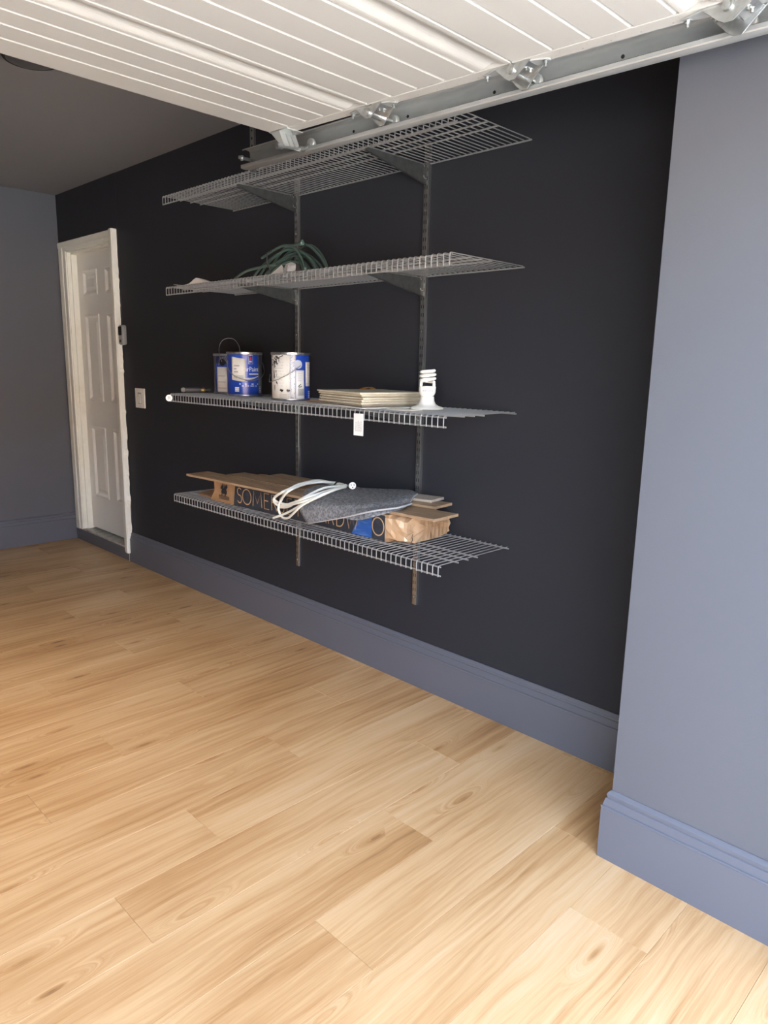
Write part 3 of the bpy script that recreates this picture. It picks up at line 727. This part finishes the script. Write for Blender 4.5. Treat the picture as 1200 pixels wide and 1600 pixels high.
MB().add([q_(-.005,-.008),q_(-.002,-.008),q_(-.002,.008),q_(-.005,.008),q_(.002,-.007),q_(.005,-.007),q_(.005,.006),q_(.002,.006),q_(-.005,.008),q_(.005,.006),q_(.005,.003),q_(-.005,.005)], [(0,1,2,3),(4,5,6,7),(8,9,10,11)]).build('printed_mark', M['inkgrey'], t, fix=False)

# stack of tiles
A0 = Vector((-.402,1.955,z3)); da = Vector((.060,.330,0)).normalized(); db = Vector((da.y,-da.x,0))
sh = MB(); 
def slab_pts(o, a, b_, th): return [o, o+db*b_, o+db*b_+da*a, o+da*a, o+Vector((0,0,th)), o+db*b_+Vector((0,0,th)), o+db*b_+da*a+Vector((0,0,th)), o+da*a+Vector((0,0,th))]
t = MB().hexa([Vector(v) for v in slab_pts(A0 + da*.03 - db*.002 - da*.05, .30, .355, .0022)]).build('white_sheet', M['paper'])
tag(t, 'thin white sheet lying beneath the stack of beige tiles', 'sheet')
zt = .0056; names = ('lowest tile, darker underside, resting on white sheet beside paint can', 'second beige tile from the bottom of the flat stack', 'third beige tile from the bottom of the flat stack', 'third beige tile from the top of the flat stack', 'second beige tile from the top of the flat stack', 'topmost beige tile of the flat stack beside the white bulb')
rr = random.Random(11)
for i, nm_ in enumerate(names):
    o = A0 + Vector((0,0,zt)) + da*(rr.uniform(-.006,.010)+.004) + db*(rr.uniform(-.004,.012)+.004)
    if i == 0: o = o + da*.012 + db*.012
    p_ = [Vector(v) for v in slab_pts(o, .322+rr.uniform(-.006,.006), .322+rr.uniform(-.010,.004), .0060)]
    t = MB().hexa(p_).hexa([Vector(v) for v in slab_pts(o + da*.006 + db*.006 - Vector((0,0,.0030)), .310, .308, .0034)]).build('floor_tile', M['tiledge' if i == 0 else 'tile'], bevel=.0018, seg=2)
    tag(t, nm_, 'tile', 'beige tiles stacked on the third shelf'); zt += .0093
t = thing('orange_strap', (-.14, 2.27, z3), 'orange strap curving up behind the stack of beige tiles', 'strap')
rows_ = []
for q in range(25):
    u = q/24; a = math.pi*u
    y = 2.37 - .17*u; zz = z3 + .003 + .060*math.sin(a)**.45
    x = -.055 + .02*math.sin(a) - .01*u
    rows_.append([(x-.012, y, zz), (x+.012, y, zz)])
MB().grid(rows_).build('band', M['orange'], t, smooth=True, solid=.003)
MB().grid([[(-.30+.02*q, 2.372+.004*math.sin(q), z3+.0035), (-.30+.02*q, 2.392+.004*math.sin(q), z3+.0045)] for q in range(13)]).build('tail', M['orange'], t, solid=.003)

# bulb in its holder
t = MB().lathe([(.066,0),(.067,.0015),(.064,.0028)], (-.292,1.832,z3), 'z', 36).build('white_disc', M['plastic_w'], smooth=True)
tag(t, 'thin flat white disc lying partly under the lamp holder', 'disc')
BX, BY, bz = -.218, 1.788, z3+.0032
t = thing('lamp_bulb', (BX,BY,bz), 'white spiral bulb screwed in a flared white holder on the shelf', 'bulb')
MB().lathe([(.060,0),(.0615,.003),(.058,.007),(.044,.011),(.033,.018),(.027,.030),(.0255,.044),(.0250,.046)], (BX,BY,bz), 'z', 32).build('holder', M['plastic_w'], t, smooth=True)
hb = MB().lathe([(.020,.046),(.026,.050),(.0305,.060),(.0315,.072),(.0315,.080),(.029,.083)], (BX,BY,bz), 'z', 28).build('housing', M['plastic_w'], t, smooth=True)
mb = MB()
f = (Vector((CAM.x,CAM.y,0))-Vector((BX,BY,0))).normalized(); rt = Vector((-f.y,f.x,0))
for q in range(9):
    a0 = (q-4)*.14
    pt = lambda a, z: Vector((BX,BY,bz+z)) + (f*math.cos(a) + rt*math.sin(a))*.0318
    mb.add([pt(a0,.064),pt(a0+.09,.064),pt(a0+.09,.071),pt(a0,.071)], [(0,1,2,3)])
mb.build('printed_line', M['inkgrey'], hb, fix=False)
hx = []
for q in range(97):
    u = q/96; a = u*2.7*2*math.pi + .6; hx.append((BX+.0260*math.cos(a), BY+.0260*math.sin(a), bz+.100+.040*u))
sp = MB().tube(hx, .0054, 9)
for s_ in (1,-1):
    d_ = (f*.25+rt*s_).normalized()*.024
    b0 = Vector((BX,BY,bz)) + d_
    sp.tube([b0+Vector((0,0,.080)), b0*1+Vector((0,0,.098)), Vector(hx[0 if s_==1 else 16])], .0060, 9)
sp.build('spiral_tube', M['plastic_w'], t, smooth=True)

# price tag hanging on the lip
t = thing('price_tag', (-.409,1.952,z3-.035), 'white printed price tag hanging from the third shelf lip', 'tag')
MB().box((-.4115,1.927,1.134), (-.4095,1.978,1.215)).build('card', M['paper'], t, bevel=.0006)
mb = MB(); rr = random.Random(2)
for q in range(5):
    z = 1.150
    while z < 1.185:
        h = .002+.004*rr.random(); mb.box((-.4119,1.936+q*.0072,z),(-.4114,1.9385+q*.0072,z+h)); z += h+.0022
mb.build('printed_line', M['inkgrey'], t, kind='stuff')
MB().tube([(-.410,1.93,1.212),(-.4095,1.952,1.2125),(-.410,1.976,1.212)], .0018, 5).build('clip', M['plastic_w'], t)

# ------------------------------------------------------------------ things on the lowest shelf
z4 = Z[3] + .0022
B0 = Vector((-.353,3.086,z4)); bd = Vector((.03885,-.99925,0)); bp_ = Vector((.99925,.03885,0))
BL, BW, BH = 1.20, .285, .104
def BP(s, w, h): return B0 + bd*s + bp_*w + Vector((0,0,h))
t = thing('flooring_carton', B0, 'long brown flooring carton with navy printed band on the lowest shelf', 'carton')
bx = MB(); ns = 16
rows_ = []
for i in range(ns+1):
    s = BL*i/ns; e = .004*math.sin(i*1.7)
    lean = .035*max(0, 1-i/2) if i < 2 else 0
    rows_.append([BP(s+0*lean, 0, 0), BP(s+lean, .002+e*.3, BH*.5), BP(s+lean, 0, BH+e), BP(s+lean, BW*.5, BH+e-.003), BP(s+lean, BW, BH+e), BP(s, BW, 0)])
n_ = 6
bx.add([p for r_ in rows_ for p in r_], [(i*n_+j, i*n_+(j+1)%n_, (i+1)*n_+(j+1)%n_, (i+1)*n_+j) for i in range(ns) for j in range(n_)] + [tuple(range(n_)), tuple(range(ns*n_+n_-1, ns*n_-1, -1))])
bx.build('body', M['card'], t, smooth=False)
def face(name, s0, s1, h0, h1, m, off=.0014, par=None, sl0=0, sl1=0):
    k = 10; rows = []
    for q in range(k+1):
        u = q/k; lo = s0+(s1-s0)*u; hi = lo + sl0 + (sl1-sl0)*u
        rows.append([BP(lo,-off,h0), BP((lo+hi)/2,-off,(h0+h1)/2), BP(hi,-off,h1)])
    return MB().grid(rows).build(name, M[m], par or t, solid=.0006)
band = face('printed_band', .196, 1.182, .001, BH-.002, 'cardprint', sl0=.016, sl1=.0)
face('worn_print', 1.000, 1.112, .001, BH-.003, 'cardblue', .0022, band, sl0=.055, sl1=0)
# thin capital letters, strokes of a unit cell (width, height 1)
def arc(cx, cy, rx, ry, a0, a1, k=14): return [(cx+rx*math.cos(math.radians(a0+(a1-a0)*i/k)), cy+ry*math.sin(math.radians(a0+(a1-a0)*i/k))) for i in range(k+1)]
GL = {'S': [arc(.5,.76,.40,.24,40,270,10) + arc(.5,.26,.42,.26,90,-150,10)[1:]], 'O': [arc(.5,.5,.5,.5,0,360,24)],
      'M': [[(.05,0),(.14,1),(.5,.22),(.86,1),(.95,0)]], 'E': [[(.9,1),(.1,1),(.1,0),(.9,0)],[(.1,.53),(.75,.53)]],
      'R': [[(.1,0),(.1,1),(.5,1)] + arc(.5,.76,.36,.24,90,-90,8)[1:] + [(.1,.52)],[(.45,.52),(.95,0)]], 'T': [[(.0,1),(1,1)],[(.5,1),(.5,0)]],
      'H': [[(.1,0),(.1,1)],[(.9,0),(.9,1)],[(.1,.52),(.9,.52)]], 'A': [[(0,0),(.5,1),(1,0)],[(.2,.36),(.8,.36)]],
      'D': [[(.1,0),(.1,1),(.4,1)] + arc(.4,.5,.52,.5,90,-90,12)[1:] + [(.1,0)]], 'W': [[(0,1),(.27,0),(.5,.78),(.73,0),(1,1)]]}
def letter(ch, s0, s1, h0, h1, off=.0030, w=.0048):
    mb = MB()
    for st_ in GL[ch]:
        pts = [(s0+(s1-s0)*a, h0+(h1-h0)*b_) for a, b_ in st_]; L_, R2 = [], []
        for i, (a, b_) in enumerate(pts):
            p0 = pts[max(0,i-1)]; p1 = pts[min(len(pts)-1,i+1)]
            if ch == 'O' and i in (0, len(pts)-1): p0, p1 = pts[-2], pts[1]
            dx, dy = p1[0]-p0[0], p1[1]-p0[1]; l_ = math.hypot(dx,dy) or 1
            q0 = pts[i-1] if i else None
            L_.append((a-dy/l_*w/2, b_+dx/l_*w/2)); R2.append((a+dy/l_*w/2, b_-dx/l_*w/2))
        mb.add([BP(a,-off,b_) for a,b_ in L_] + [BP(a,-off,b_) for a,b_ in R2], [(i,i+1,len(pts)+i+1,len(pts)+i) for i in range(len(pts)-1)])
    return mb.build('letter', M['letter_tan'], band, fix=False)
for ch, a, b_ in (('S',.226,.266),('O',.270,.336),('M',.346,.420),('E',.430,.474),('R',.484,.526),('S',.540,.578),('E',.592,.632),('T',.645,.695),
                  ('H',.735,.782),('A',.790,.850),('R',.860,.898),('D',.908,.960),('W',.966,1.040),('O',1.116,1.178)):
    letter(ch, a, b_, .019, .090)
# dark winged emblem on the plain end
mb = MB(); E0 = .088
def blob(pts, m='ink'): mb.add([BP(E0+a*.06,-.0026,.044+b_*.052) for a,b_ in pts], [tuple(range(len(pts)))])
blob([(.2,.0),(.9,.0),(.95,.25),(.8,.5),(.55,.55),(.3,.45),(.15,.2)]); blob([(.05,.45),(.45,.35),(.5,.75),(.35,1.0),(.3,.7),(.15,.8)])
blob([(.5,.5),(.85,.45),(1.05,.7),(.95,1.0),(.8,.75),(.7,.95),(.6,.7)]); blob([(.15,-.08),(.25,-.2),(.35,0)]); blob([(.6,-.2),(.75,-.18),(.8,.0),(.65,.0)])
for q in range(3): mb.add([BP(E0-.012,-.0026,.018+.007*q),BP(E0+.075,-.0026,.017+.007*q),BP(E0+.075,-.0026,.020+.007*q),BP(E0-.012,-.0026,.021+.007*q)], [(0,1,2,3)])
mb.build('printed_emblem', M['ink'], t, fix=False)
# crushed taped end
en = MB(); rr = random.Random(8); prof = []
for i in range(7):
    u = i/6; s = BL-.016 + .100*u; k = 1-.10*u**2; ring = []
    for j in range(20):
        a = 2*math.pi*j/20; cx, cz = math.cos(a), math.sin(a)
        sq = 1/max(abs(cx),abs(cz)); sq = min(sq, 1.25 - .07*u)
        w = BW/2 + (BW/2+.003)*k*cx*sq; h = (BH+.004)/2 + (BH/2+.004)*k*cz*sq - (.004*u)
        jj = .0045*(u > 0)
        ring.append(BP(s + rr.uniform(-jj,jj)*1.5, w + rr.uniform(-jj,jj), max(.0006, h + rr.uniform(-jj,jj))))
    prof.append(ring)
en.add([p for r_ in prof for p in r_], [(i*20+j, i*20+(j+1)%20, (i+1)*20+(j+1)%20, (i+1)*20+j) for i in range(6) for j in range(20)])
k0 = len(en.v); inner = [BP(BL+.078+rr.uniform(-.006,.004), BW/2+(BW*.30)*math.cos(2*math.pi*j/20), BH/2+BH*.26*math.sin(2*math.pi*j/20)) for j in range(20)]
en.add(inner + [BP(BL+.080, BW/2, BH/2)], []); 
en.f += [(120+j, 120+(j+1)%20, k0+(j+1)%20, k0+j) for j in range(20)] + [(k0+j, k0+(j+1)%20, k0+20) for j in range(20)]
ew = en.build('taped_end', M['tape'], t)
MB().add([BP(BL+.0895,.030+a,b_) for a,b_ in ((0,.010),(.008,.020),(.003,.030),(.009,.042),(.012,.041),(.007,.030),(.012,.019),(.004,.009))], [(0,1,6,7),(1,2,5,6),(2,3,4,5)]).build('tear', M['dark'], ew, fix=False)
st_ = MB()
for q in range(7):
    w0 = .105+.024*q; st_.grid([[BP(BL+.0905-.0004*q, w0, .010), BP(BL+.0905-.0004*q, w0+.006, .010)],[BP(BL+.0915-.0004*q, w0+.002, .055), BP(BL+.0915-.0004*q, w0+.008, .055)],[BP(BL+.0885-.0004*q, w0, .092), BP(BL+.0885-.0004*q, w0+.006, .092)]])
st_.build('tape_crease', M['card'], ew, fix=False)

zb = z4 + BH + .006
def board(c0, dirv, length, width, z, m, label, th=.011, tilt=0.0, notch=None):
    c0 = Vector((*c0, z)); d_ = Vector((*dirv, 0)).normalized(); w_ = Vector((-d_.y, d_.x, 0))
    if w_.x < 0: w_ = -w_
    d_ = (d_ + Vector((0,0,tilt))).normalized(); p = []
    for h in (0, th):
        p += [c0+Vector((0,0,h)), c0+w_*width+Vector((0,0,h)), c0+w_*width+d_*length+Vector((0,0,h)), c0+d_*length+Vector((0,0,h))]
    o = MB().hexa(p).build('offcut_board', M[m], bevel=.0012, seg=1)
    return tag(o, label, 'board', 'wood offcuts on the flooring carton')
board((-.415,3.205), (.05,-1), .86, .128, zb, 'board', 'long tan floorboard overhanging the far end of the carton')
board((-.275,3.060), (.05,-1), .72, .112, zb+.001, 'board', 'tan floorboard lying behind the long overhanging one on the carton')
board((-.150,2.915), (.05,-1), .60, .110, zb+.0005, 'board', 'tan floorboard nearest the wall on the door end of the carton')
board((-.288,1.672), (-.06,1), .40, .150, zb+.003, 'board', 'tan board sticking out past the taped carton end, lowest there', tilt=-.008)
board((-.150,1.790), (-.10,1), .22, .120, zb+.0145, 'board', 'middle tan board of three at the taped carton end', tilt=-.01)
board((-.105,1.850), (-.16,1), .15, .100, zb+.026, 'board_l', 'pale grey board, topmost of three at the taped carton end', tilt=-.012)
t = MB().hexa([(-.325,3.250,z4+.0005),(-.205,3.305,z4+.0005),(-.10,3.10,z4+.0005),(-.335,3.10,z4+.0005),(-.325,3.250,z4+.006),(-.205,3.305,z4+.006),(-.10,3.10,z4+.006),(-.335,3.10,z4+.006)]).build('cardboard_piece', M['card'])
tag(t, 'flat brown cardboard piece on the shelf beyond the far carton end', 'cardboard')

# grey felt sheet folded over the carton
def felt_grid(ctrl, nu=9, nv=8):
    cols_ = [smooth_path(r_, nu) for r_ in ctrl]
    return [smooth_path([c[i] for c in cols_], nv) for i in range(len(cols_[0]))]
t = thing('felt_sheet', (-.22, 2.1, zb+.02), 'dark grey felt sheet draped over the carton and the boards', 'felt')
ct = [[(-.150,2.470,zb+.026),(-.125,2.310,zb+.030),(-.085,2.135,zb+.040),(-.055,2.030,zb+.048),(-.060,1.985,zb+.047)],
      [(-.290,2.405,zb+.024),(-.270,2.230,zb+.027),(-.215,2.055,zb+.037),(-.140,1.960,zb+.048),(-.085,1.945,zb+.047)],
      [(-.384,2.340,.812),(-.376,2.165,.836),(-.335,1.990,.861),(-.240,1.905,.873),(-.135,1.918,.876)],
      [(-.392,2.300,.770),(-.390,2.130,.800),(-.370,1.965,.846),(-.290,1.880,.864),(-.190,1.888,.864)],
      [(-.392,2.270,.744),(-.392,2.058,.803),(-.378,1.900,.852),(-.290,1.852,.862),(-.195,1.872,.863)]]
gr_ = felt_grid(ct)
sheet = MB().grid(gr_).build('sheet', M['felt'], t, smooth=True, solid=.007)
edge = [g_[-1] for g_ in gr_]
MB().tube(edge + [gr_[-1][i] for i in range(len(gr_[-1])-1,-1,-1)], .0036, 6).build('edge', M['felt_edge'], sheet, smooth=True)
MB().tube([v for v in gr_[0]], .0036, 6).build('edge', M['felt_edge'], sheet, smooth=True)
ct2 = [[(-.30,2.15,zb+.018),(-.27,2.02,zb+.021),(-.20,1.93,zb+.030),(-.09,1.955,zb+.040)],
       [(-.375,2.10,.828),(-.365,2.00,.840),(-.335,1.915,.852),(-.20,1.885,.859)],
       [(-.384,2.070,.800),(-.384,1.985,.803),(-.370,1.905,.828),(-.25,1.872,.847)]]
MB().grid(felt_grid(ct2, 6, 5)).build('lower_fold', M['felt'], t, smooth=True, solid=.006)

# white extension cord
t = thing('power_cord', (-.28, 2.4, zb), 'coiled white extension cord with three pin socket on the felt', 'cord')
c1 = [(-.16,2.29,.876),(-.162,2.381,.876),(-.155,2.496,.872),(-.254,2.484,.868),(-.390,2.431,.858),(-.392,2.496,.822),(-.390,2.507,.809),(-.388,2.477,.800),(-.400,2.388,.807),(-.404,2.276,.838),(-.313,2.223,.876),(-.191,2.264,.876)]
c2 = [(-.178,2.278,.880),(-.167,2.35,.880),(-.191,2.434,.876),(-.305,2.437,.872),(-.391,2.459,.844),(-.388,2.51,.814),(-.388,2.505,.795),(-.390,2.459,.788),(-.400,2.37,.815),(-.396,2.259,.858),(-.284,2.257,.874),(-.18,2.276,.875)]
c3 = [(-.195,2.259,.880),(-.333,2.20,.880),(-.404,2.276,.829),(-.394,2.406,.768),(-.392,2.511,.727)]
c4 = [(-.187,2.269,.884),(-.364,2.188,.880),(-.408,2.284,.822),(-.406,2.344,.780),(-.392,2.406,.744),(-.388,2.446,.738),(-.388,2.469,.752),(-.392,2.473,.780),(-.394,2.45,.817),(-.394,2.387,.868),(-.222,2.459,.872),(-.173,2.385,.878),(-.169,2.296,.876)]
c5 = [(-.191,2.272,.880),(-.305,2.274,.882),(-.398,2.301,.845),(-.390,2.405,.793),(-.384,2.478,.778),(-.384,2.487,.766),(-.384,2.459,.818),(-.390,2.414,.860),(-.305,2.437,.878),(-.173,2.474,.872),(-.164,2.361,.868)]
mb = MB()
for c in (c1,c2,c3,c4,c5): mb.tube(smooth_path(c, 6), .0052, 7)
mb.build('coil', M['cord'], t, smooth=True)
pc = Vector((-.176,2.236,.884)); pf = (CAM-pc).normalized(); pf = (pf + Vector((.25,-.1,0))).normalized()
pu = Vector((0,0,1)).cross(pf).normalized(); pv = pf.cross(pu)
def ring(c, r, flat=1.0, n_=16): return [c + pu*(r*math.cos(2*math.pi*k/n_)) + pv*(r*flat*math.sin(2*math.pi*k/n_)) for k in range(n_)]
s_ = MB(); rs = [(-.050,.006),(-.034,.008),(-.028,.012),(-.004,.0155),(0,.0155)]
s_.add([v for d_, r_ in rs for v in ring(pc+pf*d_, r_)], [(i*16+k,i*16+(k+1)%16,(i+1)*16+(k+1)%16,(i+1)*16+k) for i in range(4) for k in range(16)] + [tuple(range(15,-1,-1)), tuple(range(64,80))])
so = s_.build('socket', M['plastic_w'], t, smooth=True)
q3 = lambda a, b_: pc + pf*.0006 + pu*a + pv*b_
mb = MB()
for a in (-.0062,.0062): mb.add([q3(a-.0013,-.001),q3(a+.0013,-.001),q3(a+.0013,.008),q3(a-.0013,.008)], [(0,1,2,3)])
mb.add([q3(.0028*math.cos(i),-.0075+.0028*math.sin(i)) for i in (0,.9,1.8,2.7,3.6,4.5,5.4)], [tuple(range(7))])
mb.build('slot', M['dark'], so, fix=False)
MB().tube([(-.150,2.335,.888),(-.190,2.322,.892),(-.235,2.290,.884)], .0035, 6).build('tie', M['ink'], t)
